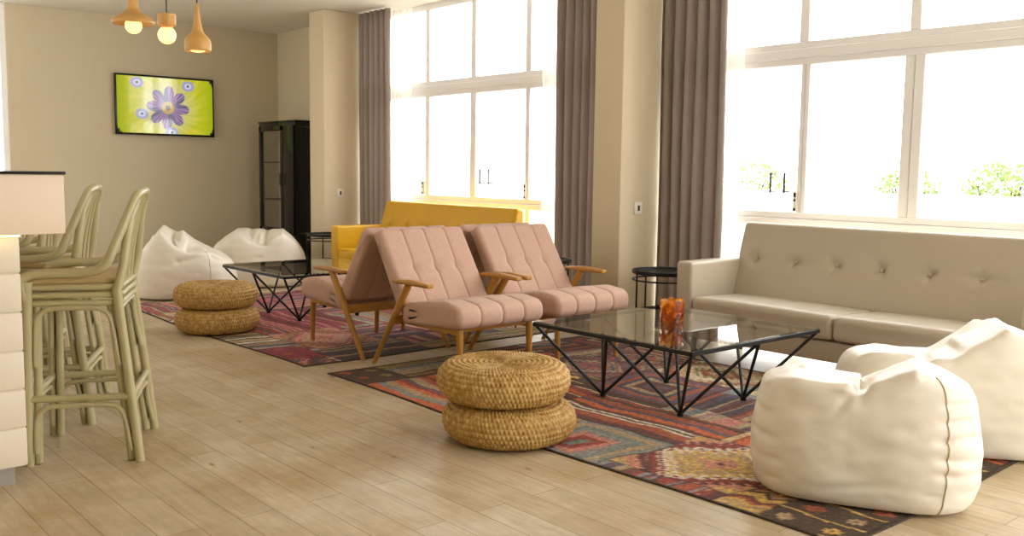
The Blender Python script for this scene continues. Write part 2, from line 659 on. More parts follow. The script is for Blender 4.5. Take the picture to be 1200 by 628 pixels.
# outside
struct(MB().box(-40, 12, YW + .12, 40, -.25, -.12).build('ground', M['terrace'], smooth=False))
struct(MB().box(-30, 6, 13.2, 13.4, -.12, .95).build('terrace_wall', M['parapet'], smooth=False))
def shrub(x, y, h, wdt, label, seed):
    rnd = random.Random(seed)
    root = thing('shrub', label, 'shrub', (x, y, -.12), 0, 'shrubs beyond the terrace wall')
    b = MB()
    for k in range(5):
        a = rnd.uniform(0, 2 * PI)
        b.tube([(0, 0, 0), (.1 * math.cos(a), .1 * math.sin(a), h * .4), (wdt * .5 * math.cos(a), .4 * math.sin(a), h * .8)], .03, 6, .012)
    b.build('stem', M['bark'], root)
    l = MB()
    for k in range(900):
        a, e = rnd.uniform(0, 2 * PI), rnd.uniform(-1, 1)
        rr = rnd.uniform(.45, 1) ** .6
        p = Vector((wdt * rr * math.cos(a) * math.sqrt(1 - e * e), .55 * rr * math.sin(a) * math.sqrt(1 - e * e), h * .68 + h * .36 * e * rr))
        d = Vector((rnd.gauss(0, 1), rnd.gauss(0, 1), rnd.gauss(0, .6))).normalized() * .075
        q = d.cross(Vector((rnd.gauss(0, 1), rnd.gauss(0, 1), rnd.gauss(0, 1)))).normalized() * .032
        l.quad(p, p + d * .5 + q, p + d, p + d * .5 - q)
    l.build('foliage', M['leaf'], root, smooth=False)
for x, y, h, wd, lb in ((-9.85, 14.0, 1.55, .8, 'pale green shrub outside, just right of the right bay curtain'),
                        (-5.55, 14.0, 1.50, .55, 'green shrub outside, seen through the right bay at the far right pane'),
                        (-4.2, 14.1, 1.65, .6, 'taller shrub outside at the edge of the right bay view'),
                        (-6.9, 14.0, 1.42, .5, 'low green shrub outside behind the wide mullion of the right bay')):
    shrub(x, y, h, wd, lb, int(-x * 100))

# ------------------------------------------------------------------ curtains
def curtain(name, m, x0, x1, y, amp, nf, label, cat, seed, top=CEIL - .015, thick=.003, drift=0.0):
    rnd = random.Random(seed)
    nx, nz = int(nf * 14), 26
    ph = [rnd.uniform(-.5, .5) for _ in range(int(nf) + 2)]
    am = [rnd.uniform(.7, 1.15) for _ in range(int(nf) + 2)]
    b = MB()
    rows = []
    for j in range(nz + 1):
        z = .02 + (top - .02) * j / nz
        row = []
        for i in range(nx + 1):
            t = i / nx
            f = t * nf
            k = int(f)
            s = f - k
            a = am[k] * (1 - s) + am[k + 1] * s
            sp = ph[k] * (1 - s) + ph[k + 1] * s
            hang = 1 - .25 * (1 - z / top)
            yy = y + amp * a * hang * math.sin(2 * PI * f + sp) + drift * (t - .5)
            xx = x0 + (x1 - x0) * t + .35 * amp * math.cos(2 * PI * f + sp + .4) + .006 * math.sin(z * 2 + k)
            row.append(b.bm.verts.new((xx, yy, z)))
        rows.append(row)
    for A, B in zip(rows, rows[1:]):
        for i in range(nx):
            b.bm.faces.new((A[i], A[i + 1], B[i + 1], B[i]))
    o = b.build(name, m, angle=180)
    if thick:
        md = o.modifiers.new('thick', 'SOLIDIFY')
        md.thickness = thick
    return tag(o, label, cat)
curtain('curtain', M['curtain'], -8.92, -8.33, 5.53, .045, 6, 'taupe pleated curtain at the left end of the left window, behind the yellow sofa arm', 'curtain', 1)
curtain('curtain', M['curtain'], -5.80, -5.02, 5.50, .045, 8, 'taupe pleated curtain between the left window and the middle pillar', 'curtain', 2)
curtain('curtain', M['curtain'], -4.655, -4.06, 5.50, .05, 6, 'taupe pleated curtain beside the wall switch, left of the large right window', 'curtain', 3)
curtain('sheer_curtain', M['sheer'], -8.50, -8.10, 5.645, .02, 6, 'white sheer curtain edge at the left end of the left window', 'sheer curtain', 4, thick=0)
curtain('sheer_curtain', M['sheer'], -6.12, -5.62, 5.645, .02, 7, 'white sheer curtain beside the middle pillar curtain, left window', 'sheer curtain', 5, thick=0)
curtain('sheer_curtain', M['sheer'], -4.22, -4.02, 5.645, .02, 4, 'narrow white sheer curtain edging the right window curtain', 'sheer curtain', 6, thick=0)

# wall switches on the pillars' side faces
for x, lb in ((-4.665, 'white wall switch on the middle pillar beside the right curtain'), (-8.93, 'white wall switch on the far left pillar beside the left curtain')):
    t = thing('wall_switch', lb, 'switch', (x, 5.29, .94))
    MB().box(0, .012, -.042, .042, -.045, .045, .004).build('plate', M['plastic'], t)
    MB().box(.012, .018, -.008, .010, -.02, .02, .002).build('rocker', M['dark'], t)

# ------------------------------------------------------------------ rugs
PAL = {k: np.array(lin(v)) * .80 + .12 * np.array(lin((170, 150, 122))) for k, v in dict(red=(150, 46, 40), wine=(98, 34, 42), orange=(206, 96, 40), beige=(206, 178, 136), grey=(136, 138, 134), olive=(136, 124, 62),
       brown=(58, 40, 32), purple=(92, 70, 92), pink=(204, 128, 116), yellow=(214, 172, 88), navy=(52, 56, 78), white=(228, 214, 190), teal=(116, 130, 126), rust=(168, 76, 44), magenta=(150, 36, 70), sand=(180, 150, 112)).items()}

def rug(name, x0, x1, y0, y1, label, special, palsets, seed, warp=.012):
    rnd = random.Random(seed)
    st = .0095
    nx, ny = int((x1 - x0) / st), int((y1 - y0) / st)
    X = np.linspace(0, x1 - x0, nx + 1)[None, :].repeat(ny + 1, 0)
    Y = np.linspace(0, y1 - y0, ny + 1)[:, None].repeat(nx + 1, 1)
    # gentle wobble of the woven lines
    U = X + .014 * np.sin(Y * 9 + 1) + .008 * np.sin(X * 23 + Y * 11)
    V = Y + .012 * np.sin(X * 8 + 2) + .007 * np.sin(X * 19 - Y * 13)
    col = np.zeros(X.shape + (3,))
    # patchwork: columns of patches
    patches = []
    px = 0
    W, H = x1 - x0, y1 - y0
    while px < W:
        pw = rnd.uniform(.38, .72)
        py = -rnd.uniform(0, .25)
        while py < H:
            ph = rnd.uniform(.34, .62)
            patches.append((px, px + pw, py, py + ph, rnd.choice(['sx', 'sy', 'sx', 'sy', 'dia', 'zig', 'nest', 'mot', 'sx']), rnd.choice(palsets), rnd.random()))
            py += ph
        px += pw
    patches += special
    def tri(a):
        return np.abs((a % 1) - .5) * 2
    for (a, b, c, d, kind, pal, s) in patches:
        m = (U >= a) & (U < b) & (V >= c) & (V < d)
        if not m.any():
            continue
        u, v = U[m] - a, V[m] - c
        w, h = b - a, d - c
        P = np.array([PAL[k if isinstance(k, str) else k[0]] for k in pal])
        n = len(P)
        r = np.random.RandomState(int(s * 1e6) % 99991)
        if kind in ('sx', 'sy'):
            q = u if kind == 'sx' else v
            seq = r.randint(0, n, 400)
            wds = np.cumsum(r.choice([.008, .014, .02, .03, .045], 400))
            idx = seq[np.searchsorted(wds, q)]
            o = P[idx]
        elif kind == 'band':
            cum = np.cumsum([k[1] for k in pal])
            o = P[np.clip(np.searchsorted(cum, v + .01 * np.sin(u * 5)), 0, n - 1)]
        elif kind == 'dia':
            e = np.abs(u / w - .5) * 2 + np.abs(v / h - .5) * 2 + .06 * (tri(u * 22) + tri(v * 22))
            idx = (e * 5.2).astype(int)
            o = P[idx % n]
            chk = (((u / .022).astype(int) + (v / .022).astype(int)) % 3 == 0)
            o = np.where(chk[:, None], P[(idx + 1) % n], o)
        elif kind == 'zig':
            e = v + .05 * tri(u / .11)
            o = P[r.randint(0, n, 200)[(e / .026).astype(int)]]
        elif kind == 'nest':
            e = np.minimum(np.minimum(u, w - u), np.minimum(v, h - v)) + .008 * tri(u * 30)
            o = P[(e / .042).astype(int) % n]
        elif kind == 'mot':
            o = np.repeat(P[:1], len(u), 0)
            cu, cv = (u % .17) - .085, (v % .15) - .075
            e = np.abs(cu) + np.abs(cv) + .02 * tri(np.arctan2(cv, cu) * 8 / 6.283)
            k = ((u / .17).astype(int) * 3 + (v / .15).astype(int)) % max(1, n - 1) + 1
            o = np.where((e < .05)[:, None], P[k], o)
            o = np.where((e < .018)[:, None], P[0], o)
            o = np.where(((v % .15) < .012)[:, None], P[(1)], o)
        # thread speckle
        sp = r.uniform(-.10, .10, len(u))[:, None]
        o = o * (1 + sp)
        col[m] = o
        # thin seam between patches
        ed = (np.minimum(np.minimum(u, w - u), np.minimum(v, h - v)) < .006)
        tmp = col[m]
        tmp[ed] *= .45
        col[m] = tmp
    # dark binding
    edge = (X < .02) | (X > W - .02) | (Y < .016) | (Y > H - .02)
    col[edge] = PAL['brown'] * .7
    co = np.zeros((X.size * 1, 3))
    co[:, 0] = (x0 + X + warp * np.sin(Y * 3.1)).ravel()
    co[:, 1] = (y0 + Y + 1.6 * warp * np.sin(X * 2.4 + .6) * (1 - Y / H)).ravel()
    co[:, 2] = (.006 + .0012 * np.sin(X * 31) * np.sin(Y * 27)).ravel()
    idx = np.arange(X.size).reshape(X.shape)
    q = np.stack([idx[:-1, :-1], idx[:-1, 1:], idx[1:, 1:], idx[1:, :-1]], -1).reshape(-1, 4)
    # rim going down to the floor
    rim = np.concatenate([idx[0, :], idx[1:, -1], idx[-1, -2::-1], idx[-2:0:-1, 0]])
    base = len(co)
    rc = co[rim].copy()
    rc[:, 2] = 0
    co = np.vstack([co, rc])
    nr = len(rim)
    k = np.arange(nr)
    sk = np.stack([rim, base + k, base + (k + 1) % nr, rim[(k + 1) % nr]], -1)
    faces = np.vstack([q, sk])
    me = bpy.data.meshes.new(name)
    me.from_pydata(co.tolist(), [], faces.tolist())
    ca = me.color_attributes.new('Col', 'FLOAT_COLOR', 'POINT')
    full = np.ones((len(co), 4))
    full[:X.size, :3] = col.reshape(-1, 3)
    full[X.size:, :3] = PAL['brown'] * .7
    ca.data.foreach_set('color', full.ravel())
    me.materials.append(M['rug'])
    me.polygons.foreach_set('use_smooth', [True] * len(me.polygons))
    o = bpy.data.objects.new(name, me)
    COL.objects.link(o)
    return tag(o, label, 'rug', 'patchwork kilim rugs')

warm = [('red', 'wine', 'brown', 'orange', 'beige'), ('grey', 'teal', 'beige', 'sand', 'pink'), ('beige', 'sand', 'red', 'olive', 'white'), ('wine', 'purple', 'rust', 'navy', 'sand'),
        ('brown', 'yellow', 'rust', 'red', 'olive'), ('pink', 'red', 'beige', 'wine', 'purple'), ('sand', 'beige', 'grey', 'rust', 'brown')]
RX, RY = -4.80, 2.74
def sp(xa, xb, ya, yb, kind, pal, s=.3):
    return (xa - RX, xb - RX, ya - RY, yb - RY, kind, pal, s)
front_special = [
    sp(-4.80, -4.40, 2.60, 3.05, 'mot', ('brown', 'wine', 'rust', 'olive'), .1),
    sp(-4.80, -4.2, 3.05, 3.6, 'sx', ('olive', 'brown', 'rust', 'sand', 'grey'), .15),
    sp(-4.40, -3.15, 2.60, 3.25, 'band', (('orange', .21), ('grey', .05), ('sand', .05), ('orange', .035), ('red', .03), ('purple', .03), ('sand', .06), ('rust', .05), ('brown', .02), ('orange', .05), ('sand', .03), ('wine', .2)), .62),
    sp(-3.15, -2.60, 2.60, 3.22, 'nest', ('grey', 'sand', 'teal', 'grey', 'pink', 'red', 'teal'), .4),
    sp(-3.45, -2.50, 3.22, 3.66, 'band', (('brown', .02), ('wine', .05), ('rust', .07), ('white', .018), ('brown', .02), ('white', .018), ('wine', .04), ('orange', .05), ('purple', .04), ('rust', .06), ('brown', .03), ('red', .2)), .845),
    sp(-2.60, -2.02, 2.84, 3.44, 'dia', ('wine', 'pink', 'yellow', 'sand', 'yellow', 'white', 'red'), .5),
    sp(-2.60, -2.02, 2.60, 2.84, 'sx', ('wine', 'sand', 'red', 'purple', 'grey', 'rust'), .33),
    sp(-2.02, -1.84, 2.60, 3.42, 'zig', ('wine', 'yellow', 'brown', 'rust', 'sand'), .21),
    sp(-1.84, -1.30, 2.60, 3.55, 'mot', ('brown', 'yellow', 'sand', 'rust', 'olive'), .7),
    sp(-2.50, -1.9, 3.44, 3.85, 'sx', ('sand', 'beige', 'orange', 'brown', 'sand', 'wine'), .77),
]
rug('patchwork_rug', RX, -1.50, RY, 4.85, 'multicoloured patchwork rug under the glass table with the amber glass', front_special, warm, 11)
RX, RY = -8.30, 2.72
cool = [('magenta', 'pink', 'sand', 'purple', 'wine'), ('red', 'wine', 'pink', 'beige', 'purple'), ('olive', 'sand', 'rust', 'beige', 'grey'), ('purple', 'navy', 'pink', 'wine'), ('sand', 'white', 'grey', 'brown', 'rust')]
rear_special = [
    sp(-5.70, -5.25, 2.60, 3.0, 'mot', ('magenta', 'wine', 'rust', 'red'), .3),
    sp(-6.35, -5.70, 2.60, 3.05, 'sx', ('grey', 'white', 'brown', 'olive', 'sand', 'rust'), .45),
    sp(-6.2, -5.5, 3.05, 3.6, 'dia', ('olive', 'rust', 'pink', 'sand', 'pink', 'magenta'), .6),
    sp(-5.5, -4.9, 3.0, 3.7, 'sx', ('navy', 'purple', 'brown', 'navy', 'sand', 'wine'), .25),
    sp(-7.2, -6.2, 3.05, 3.9, 'sy', ('red', 'magenta', 'wine', 'purple', 'pink', 'rust'), .52),
    sp(-5.3, -4.9, 3.7, 4.9, 'sx', ('yellow', 'sand', 'rust', 'olive', 'beige'), .9),
]
rug('patchwork_rug', RX, -5.05, RY, 4.95, 'multicoloured patchwork rug at the back under the yellow sofa group', rear_special, cool, 23)

# ------------------------------------------------------------------ sofas
def make_sofa(name, label, loc, mk):
    L, D = 2.24, .72
    t = thing(name, label, 'sofa', loc)
    hl = L / 2
    at = .125
    for s in (-1, 1):
        xa, xb = sorted((s * hl, s * (hl - at)))
        MB().box(xa, xb, 0, .66, .14, .635, .022, 4).build('arm', mk, t)
    MB().box(-hl + at, hl - at, .03, .64, .14, .258, .012, 3).build('base', mk, t)
    for s in (-1, 1):
        xa, xb = sorted((s * .003, s * (hl - at - .004)))
        sec = fillet([(.0, .268), (.0, .415), (.53, .40), (.53, .268)], [.03, .04, .02, .02], 6)
        l = upholstery(sec, xa, xb, lambda u, a, b: Vector((u, a, b)), rend=.03, step=.025, wr=lambda u, a, b: -.008 * math.cos((u - (xa + xb) / 2) / (xb - xa) * PI) * (1 if b > .35 else 0))
        MB().sections(l).build('seat_cushion', mk, t)
    # reclined back with one row of buttons and pull creases
    bx = hl - at + .03
    sec = fillet([(.455, .405), (.60, .885), (.69, .865), (.69, .30), (.50, .30)], [.03, .03, .04, .02, .02], 6)
    mid = (.528, .645)
    btn = [-bx + (2 * bx) * (i + .5) / 7 for i in range(7)]
    dim = [(u, mid[0], mid[1], .040, .026) for u in btn]
    def wr(u, a, b):
        if a > .62:
            return 0
        h = 0
        for i, bu in enumerate(btn):
            dx, dz = u - bu, b - mid[1]
            r = math.hypot(dx, dz)
            if .002 < r < .22:
                an = math.atan2(dz, dx)
                h += .006 * math.exp(-r / .08) * (math.cos(an * 4 + i * 1.3) + .6 * math.cos(an * 7 + i))
        h += .004 * math.exp(-((b - mid[1]) / .012) ** 2)
        return h
    l = upholstery(sec, -bx, bx, lambda u, a, b: Vector((u, a, b)), rend=.03, step=.018, nstep=.016, dimples=dim, wr=wr)
    bk = MB().sections(l).build('backrest', mk, t)
    for u in btn:
        MB().lathe([(0, .004), (.008, .003), (.012, 0), (.012, -.006)], 14).build('button', mk, bk)
        o = COL.objects[-1]
        o.location = (u, mid[0] + .012, mid[1] - .003)
        o.rotation_euler = (math.radians(73), 0, 0)
    for sx in (-1, 1):
        for y in (.08, .60):
            MB().tube([(sx * (hl - .10), y, 0), (sx * (hl - .10), y, .142)], .015, 12, .02).build('leg', M['black'], t)
    return t
make_sofa('sofa', 'long beige leather sofa with button-tufted back under the right window', (-2.765, 4.80, 0), M['leather'])
make_sofa('sofa', 'mustard yellow leather sofa under the left window, behind the rose armchairs', (-7.17, 4.80, 0), M['yellow'])

# ------------------------------------------------------------------ armchairs
def make_armchair(label, loc, rz):
    t = thing('armchair', label, 'armchair', loc, rz, 'rose tufted armchairs standing back to back')
    hw = .325
    seams = [-hw + 2 * hw * i / 4 for i in (1, 2, 3)]
    sec = fillet([(.89, .318), (.895, .440), (.72, .462), (.33, .405), (.33, .285)], [.05, .07, .2, .02, .02], 8)
    dm = [(s, .60, .448, .03, .007) for s in seams]
    l = upholstery(sec, -hw, hw, lambda u, a, b: Vector((a, u, b)), seams, .007, .009, .035, dm, .02, .004, .014)
    MB().sections(l).build('seat', M['pink'], t)
    sec = fillet([(.385, .395), (.085, .842), (.005, .80), (.29, .345)], [.03, .035, .02, .02], 7)
    dm = [(s, .243, .607, .034, .018) for s in seams]
    l = upholstery(sec, -hw, hw, lambda u, a, b: Vector((a, u, b)), seams, .006, .008, .035, dm, .018, .003, .014)
    MB().sections(l).build('backrest', M['pink'], t)
    f = MB()
    f.box(.245, .275, -.335, .335, .27, .325, .006)
    f.box(.79, .82, -.27, .27, .29, .335, .006)
    for s in (-1, 1):
        f.box(.26, .82, s * .27 - .012, s * .27 + .012, .275, .31, .005)
    f.build('seat_frame', M['wood'], t)
    for s in (-1, 1):
        MB().tube([(.83, s * .262, 0), (.82, s * .262, .335)], .014, 12, .022).build('front_leg', M['wood'], t)
        b = MB()
        b.tube([(.05, s * .338, 0), (.262, s * .338, .30), (.425, s * .338, .53)], .014, 12, .025)
        b.build('rear_leg', M['wood'], t)
        a = fillet([(.28, .528), (.28, .548), (.46, .562), (.645, .552), (.645, .526), (.45, .528)], [.008, .008, .05, .01, .01, .05], 4)
        l = upholstery(a, -.026, .026, lambda u, p, q, s=s: Vector((p, s * .337 + u, q)), rend=.014, step=.03, nstep=.02)
        MB().sections(l).build('armrest', M['wood'], t)
    return t
a1 = make_armchair('rose tufted armchair nearest the stacked woven poufs, facing the near glass table', (-4.95, 3.475, 0), 0)
dup(a1, (-4.95, 4.235, 0), 0, 'rose tufted armchair nearest the middle pillar, facing the near glass table')
dup(a1, (-4.97, 3.475, 0), PI, 'rose tufted armchair facing the rear glass table, its wooden leg on the rug corner')
dup(a1, (-4.97, 4.235, 0), PI, 'rose tufted armchair facing the rear glass table, mostly hidden behind the other armchairs')

# ------------------------------------------------------------------ glass coffee tables
def make_table(label, loc):
    t = thing('coffee_table', label, 'table', loc, 0, 'square glass coffee tables with wire legs')
    h = .525
    z = .40
    f = MB()
    for a, b in (((-h, -h), (h, -h)), ((h, -h), (h, h)), ((h, h), (-h, h)), ((-h, h), (-h, -h))):
        f.box(min(a[0], b[0]) - .009, max(a[0], b[0]) + .009, min(a[1], b[1]) - .009, max(a[1], b[1]) + .009, z - .028, z - .008, .002, 1)
    f.build('top_frame', M['black'], t)
    MB().box(-h - .006, h + .006, -h - .006, h + .006, z - .008, z, .002, 1).build('glass_top', M['smoked'], t)
    q = h / 2
    for sx in (-1, 1):
        for sy in (-1, 1):
            b = MB()
            ft = Vector((sx * q, sy * q, .011))
            for ex in (0, 1):
                for ey in (0, 1):
                    tp = Vector((sx * h * ex, sy * h * ey, z - .02))
                    b.tube([ft, tp], .0085, 8)
            b.lathe([(0, -.011), (.016, -.011), (.016, .006), (0, .008)], 12, (ft.x, ft.y, ft.z))
            b.build('leg', M['black'], t)
    return t
T1 = (-3.14, 3.885)
t1 = make_table('near square smoked-glass coffee table on black wire legs, amber glass on it', (*T1, .006))
dup(t1, (-6.86, 3.80, .006), 0, 'rear square smoked-glass coffee table on black wire legs between white bean bags and armchair')

# amber glass on the near table
t = thing('candle_holder', 'amber patterned glass candle holder on the near coffee table', 'candle holder', (-3.19, 3.92, .4065))
prof = [(0, 0), (.058, 0), (.064, .006), (.064, .05), (.0615, .06), (.064, .07), (.065, .112), (.063, .118), (.060, .116), (.058, .02), (0, .014)]
pr = catmull([(r, 0, z) for r, z in prof], 3)
def cfn(i, k, r, z):
    return (r * (1 + .018 * math.sin(k * 2 * PI * 12 / 72)) if r > .045 else r), z + (.004 * math.sin(k * 2 * PI * 6 / 72) if z > .110 else 0)
MB().lathe([(max(0, p.x), p.z) for p in pr], 72, fn=cfn).build('glass_cup', M['amber'], t)

# ------------------------------------------------------------------ round tray side tables
def make_side(label, loc):
    t = thing('side_table', label, 'side table', loc, 0, 'round black tray side tables')
    MB().lathe([(0, .502), (.214, .502), (.222, .506), (.225, .527), (.222, .530), (.218, .527), (.215, .512), (0, .509)], 56).build('tray_top', M['black'], t)
    f = MB()
    f.tube([(.218 * math.cos(2 * PI * k / 48), .218 * math.sin(2 * PI * k / 48), .462) for k in range(48)], .006, 8, closed=True)
    f.build('ring', M['black'], t)
    for k in range(4):
        a = PI / 4 + k * PI / 2 + .52
        MB().tube([(.225 * math.cos(a), .225 * math.sin(a), 0), (.225 * math.cos(a), .225 * math.sin(a), .53)], .0065, 8).build('leg', M['black'], t)
    return t
s1 = make_side('round black metal tray table between the middle pillar and the beige sofa', (-4.215, 5.08, 0))
dup(s1, (-8.63, 4.97, 0), 0, 'round black metal tray table at the left arm of the yellow sofa')
dup(s1, (-5.30, 4.93, 0), 0, 'round black metal tray table half hidden behind the armchairs at the middle pillar')

# ------------------------------------------------------------------ woven poufs
def make_pouf(label, loc, rz, group):
    t = thing('pouf', label, 'pouf', loc, rz, group)
    R, H = .300, .168
    base = catmull([(.0, 0, .0), (.20, 0, .0), (.255, 0, .012), (.288, 0, .048), (.297, 0, .088), (.285, 0, .128), (.25, 0, .155), (.20, 0, .164), (.12, 0, .160), (.05, 0, .156), (.0, 0, .155)], 24)
    pts = [Vector((max(0, p.x), p.z)) for p in base]
    ln = [0]
    for a, b in zip(pts, pts[1:]):
        ln.append(ln[-1] + (b - a).length)
    tot = ln[-1]
    n = 190
    prof = []
    j = 0
    for i in range(n + 1):
        s = tot * i / n
        while j < len(ln) - 2 and ln[j + 1] < s:
            j += 1
        q = (s - ln[j]) / max(1e-9, ln[j + 1] - ln[j])
        prof.append((pts[j].lerp(pts[j + 1], q), s))
    nor = []
    for i in range(n + 1):
        d = prof[min(i + 1, n)][0] - prof[max(i - 1, 0)][0]
        nor.append(Vector((d.y, -d.x)).normalized())
    SEG = 420
    row = .0245
    def fn(i, k, r, z):
        s = prof[i][1]
        q = s / row
        ri = math.floor(q)
        bulge = abs(math.sin(PI * (q - ri)))
        nb = 96
        ph = 2 * PI * (k / SEG) * nb + (PI if ri % 2 else 0) + (q - ri - .5) * 1.6
        d = .0085 * bulge * (.5 + .5 * math.sin(ph)) + .0015 * noise.noise(Vector((k * .05, ri * 3.1, 0)))
        if r < .06:
            d *= r / .06
        if s < .24:
            d *= .1
        return r + nor[i].x * d, z + nor[i].y * d
    MB().lathe([(p.x if 0 < i < n else 0, p.y) for i, (p, s) in enumerate(prof)], SEG, fn=fn).build('woven_body', M['straw'], t, angle=180)
    return t
PF = (-3.17, 2.72)
p1 = make_pouf('lower woven straw pouf of the near stack, on the front rug edge', (PF[0] + .03, PF[1] + .01, .008), .4, 'woven straw poufs stacked in twos')
g = p1['group']
dup(p1, (PF[0], PF[1], .008 + .175), 1.7, 'upper woven straw pouf of the near stack, in front of the glass table')
dup(p1, (-6.58, 2.86, .008), 2.3, 'lower woven straw pouf of the rear stack, beside the white bean bag')
dup(p1, (-6.62, 2.87, .008 + .175), .9, 'upper woven straw pouf of the rear stack, beside the white bean bag')

# ------------------------------------------------------------------ bean bags
def make_beanbag(label, loc, rz, a, b, h, topfn, creases, seamphis, seed, nexp=3.0, squash=1.0):
    t = thing('bean_bag', label, 'bean bag', loc, rz, 'white leatherette bean bags')
    prof = catmull([(0, 0, 0), (.5, 0, .0), (.84, 0, .003), (.95, 0, .06), (1.0, 0, .25), (1.01, 0, .50), (.985, 0, .74), (.945, 0, .90), (.89, 0, .975), (.80, 0, .995), (.55, 0, 1.0), (.3, 0, 1.0), (0, 0, 1.0)], 12)
    nph = 200
    bm = bmesh.new()
    rings = []
    off = Vector((seed * 7.3, seed * 3.1, 0))
    for i, p in enumerate(prof):
        rho, ze = max(0, p.x), max(0, p.z)
        ring = []
        cnt = 1 if i in (0, len(prof) - 1) else nph
        for k in range(cnt):
            ph = 2 * PI * k / nph
            c, s = math.cos(ph), math.sin(ph)
            R = (abs(c) ** nexp + abs(s) ** nexp) ** (-1 / nexp)
            x, y = (a * R * rho * c, b * R * rho * s) if cnt > 1 else (0, 0)
            H = topfn(x / a, y / b) * h
            # keep the lower wall calm, let the top follow the sculpted height
            z = ze * (h * .75 * (1 - ze) + H * ze) if ze > .0 else 0
            ring.append(bm.verts.new((x, y, z)))
        rings.append(ring)
    for A, B in zip(rings, rings[1:]):
        for k in range(nph):
            k2 = (k + 1) % nph
            if len(A) == 1:
                bm.faces.new((A[0], B[k2], B[k]))
            elif len(B) == 1:
                bm.faces.new((A[k], A[k2], B[0]))
            else:
                bm.faces.new((A[k], A[k2], B[k2], B[k]))
    bmesh.ops.recalc_face_normals(bm, faces=bm.faces)
    bm.normal_update()
    vs = list(bm.verts)
    disp = []
    for v in vs:
        d = 0
        co = v.co
        for (p0, p1, wd, dep) in creases:
            A, B = Vector(p0), Vector(p1)
            ab = B - A
            q = max(0, min(1, (co - A).dot(ab) / ab.length_squared))
            r = (co - (A + ab * q)).length
            if r < wd * 3.5:
                tap = math.sin(PI * (.12 + .76 * q))
                d -= dep * tap * math.exp(-(r / wd) ** 2)
        n1 = noise.noise((co + off) * 5.0)
        n2 = noise.noise(Vector((co.x * 7, co.y * 7, co.z * 16)) + off)
        lift = min(1, co.z / .06)
        d += lift * (.010 * n1 + .005 * n2 + .0025 * noise.noise(Vector((co.x * 18, co.y * 18, co.z * 24)) + off))
        disp.append((v.normal.copy(), d))
    for v, (nn, d) in zip(vs, disp):
        v.co += nn * d
        if v.co.z < 0:
            v.co.z = 0
    # seams follow columns of the surface
    bm.normal_update()
    paths = []
    for k in seamphis:
        kk = int(k / 360 * nph) % nph
        paths.append([rings[i][kk].co + rings[i][kk].normal * .001 for i in range(16, len(rings) - 38)])
    mb = MB()
    mb.bm.free()
    mb.bm = bm
    mb.build('bag', M['white'], t, angle=180)
    for p in paths:
        MB().tube(p, .0028, 6).build('seam', M['seam'], t)
    return t
def g2(x, y, cx, cy, sx, sy):
    return math.exp(-((x - cx) / sx) ** 2 - ((y - cy) / sy) ** 2)
RV = math.radians(48.95)
# near bag: ridge rising to a peak on the right, folded lower rim on the left
def ridge(x, x0, x1, z0, z1):
    q = max(0, min(1, (x - x0) / (x1 - x0)))
    return z0 + (z1 - z0) * q
def top1(x, y):
    z = ridge(x, -1, -.55, .80, .86) if x < -.05 else (ridge(x, -.05, .42, .83, 1.0) if x < .42 else ridge(x, .42, 1.0, 1.0, .80))
    z -= .15 * g2(x, y, -.15, .15, .45, .45)            # seat hollow behind the front rim
    z -= .14 * max(0, y + .1)
    z += .04 * g2(x, y, -.60, .0, .16, .5) - .05 * g2(x, y, -.02, -.35, .07, .5)
    return z
make_beanbag('white leatherette bean bag in front, on the near end of the rug', (-1.79, 3.38, .008), math.radians(27), .405, .35, .53, top1,
             [((-.02, -.36, .44), (.02, .0, .42), .022, .035), ((-.02, -.33, .44), (-.10, -.35, .34), .014, .010), ((.17, -.345, .50), (.29, -.34, .30), .010, .016), ((.17, -.345, .50), (.17, .1, .48), .016, -.014),
              ((-.40, -.20, .41), (-.03, -.33, .43), .012, -.012), ((-.22, -.1, .46), (-.14, .1, .44), .022, -.035), ((-.08, .05, .42), (-.3, .2, .42), .02, .03),
              ((.24, -.35, .275), (.40, -.22, .29), .014, .020), ((.25, -.355, .215), (.40, -.22, .20), .014, .018), ((.25, -.355, .16), (.41, -.2, .15), .015, .020), ((.25, -.345, .34), (.40, -.22, .35), .014, .018), ((.22, -.34, .08), (.40, -.22, .09), .012, .012), ((.25, -.34, .40), (.39, -.2, .41), .012, .010),
              ((-.41, -.18, .24), (-.30, -.34, .22), .014, .020), ((-.41, -.18, .15), (-.28, -.34, .14), .014, .022), ((-.41, -.1, .32), (-.31, -.34, .31), .014, .018), ((-.40, -.16, .08), (-.28, -.33, .07), .012, .012),
              ((-.1, -.35, .07), (.08, -.36, .10), .016, .008)],
             (308,), 1, nexp=3.6)
def top2(x, y):
    z = ridge(x, -1, -.6, .70, .76) if x < -.1 else (ridge(x, -.1, .30, .76, 1.0) if x < .30 else ridge(x, .30, 1.0, 1.0, .80))
    z -= .10 * max(0, y)
    z -= .10 * g2(x, y, -.3, .3, .4, .45)
    z += .05 * g2(x, y, -.02, -.1, .1, .5) - .05 * g2(x, y, -.30, -.35, .07, .5)
    return z
make_beanbag('white leatherette bean bag behind the front one, beside the beige sofa', (-1.86, 4.27, .008), math.radians(35), .49, .34, .565, top2,
             [((-.16, -.34, .42), (-.14, .05, .42), .022, .03), ((-.44, -.2, .40), (-.1, -.3, .43), .014, -.012), ((.16, -.33, .55), (.18, .1, .55), .02, -.016), ((-.02, -.33, .47), (-.06, .1, .45), .022, .025),
              ((.32, -.33, .26), (.5, -.15, .28), .011, .012), ((.32, -.33, .19), (.5, -.15, .18), .011, .012), ((.34, -.31, .36), (.5, -.15, .38), .012, .012), ((.30, -.33, .44), (.48, -.15, .42), .012, .012), ((.3, -.33, .1), (.5, -.15, .1), .012, .012)],
             (308,), 2, nexp=3.4)
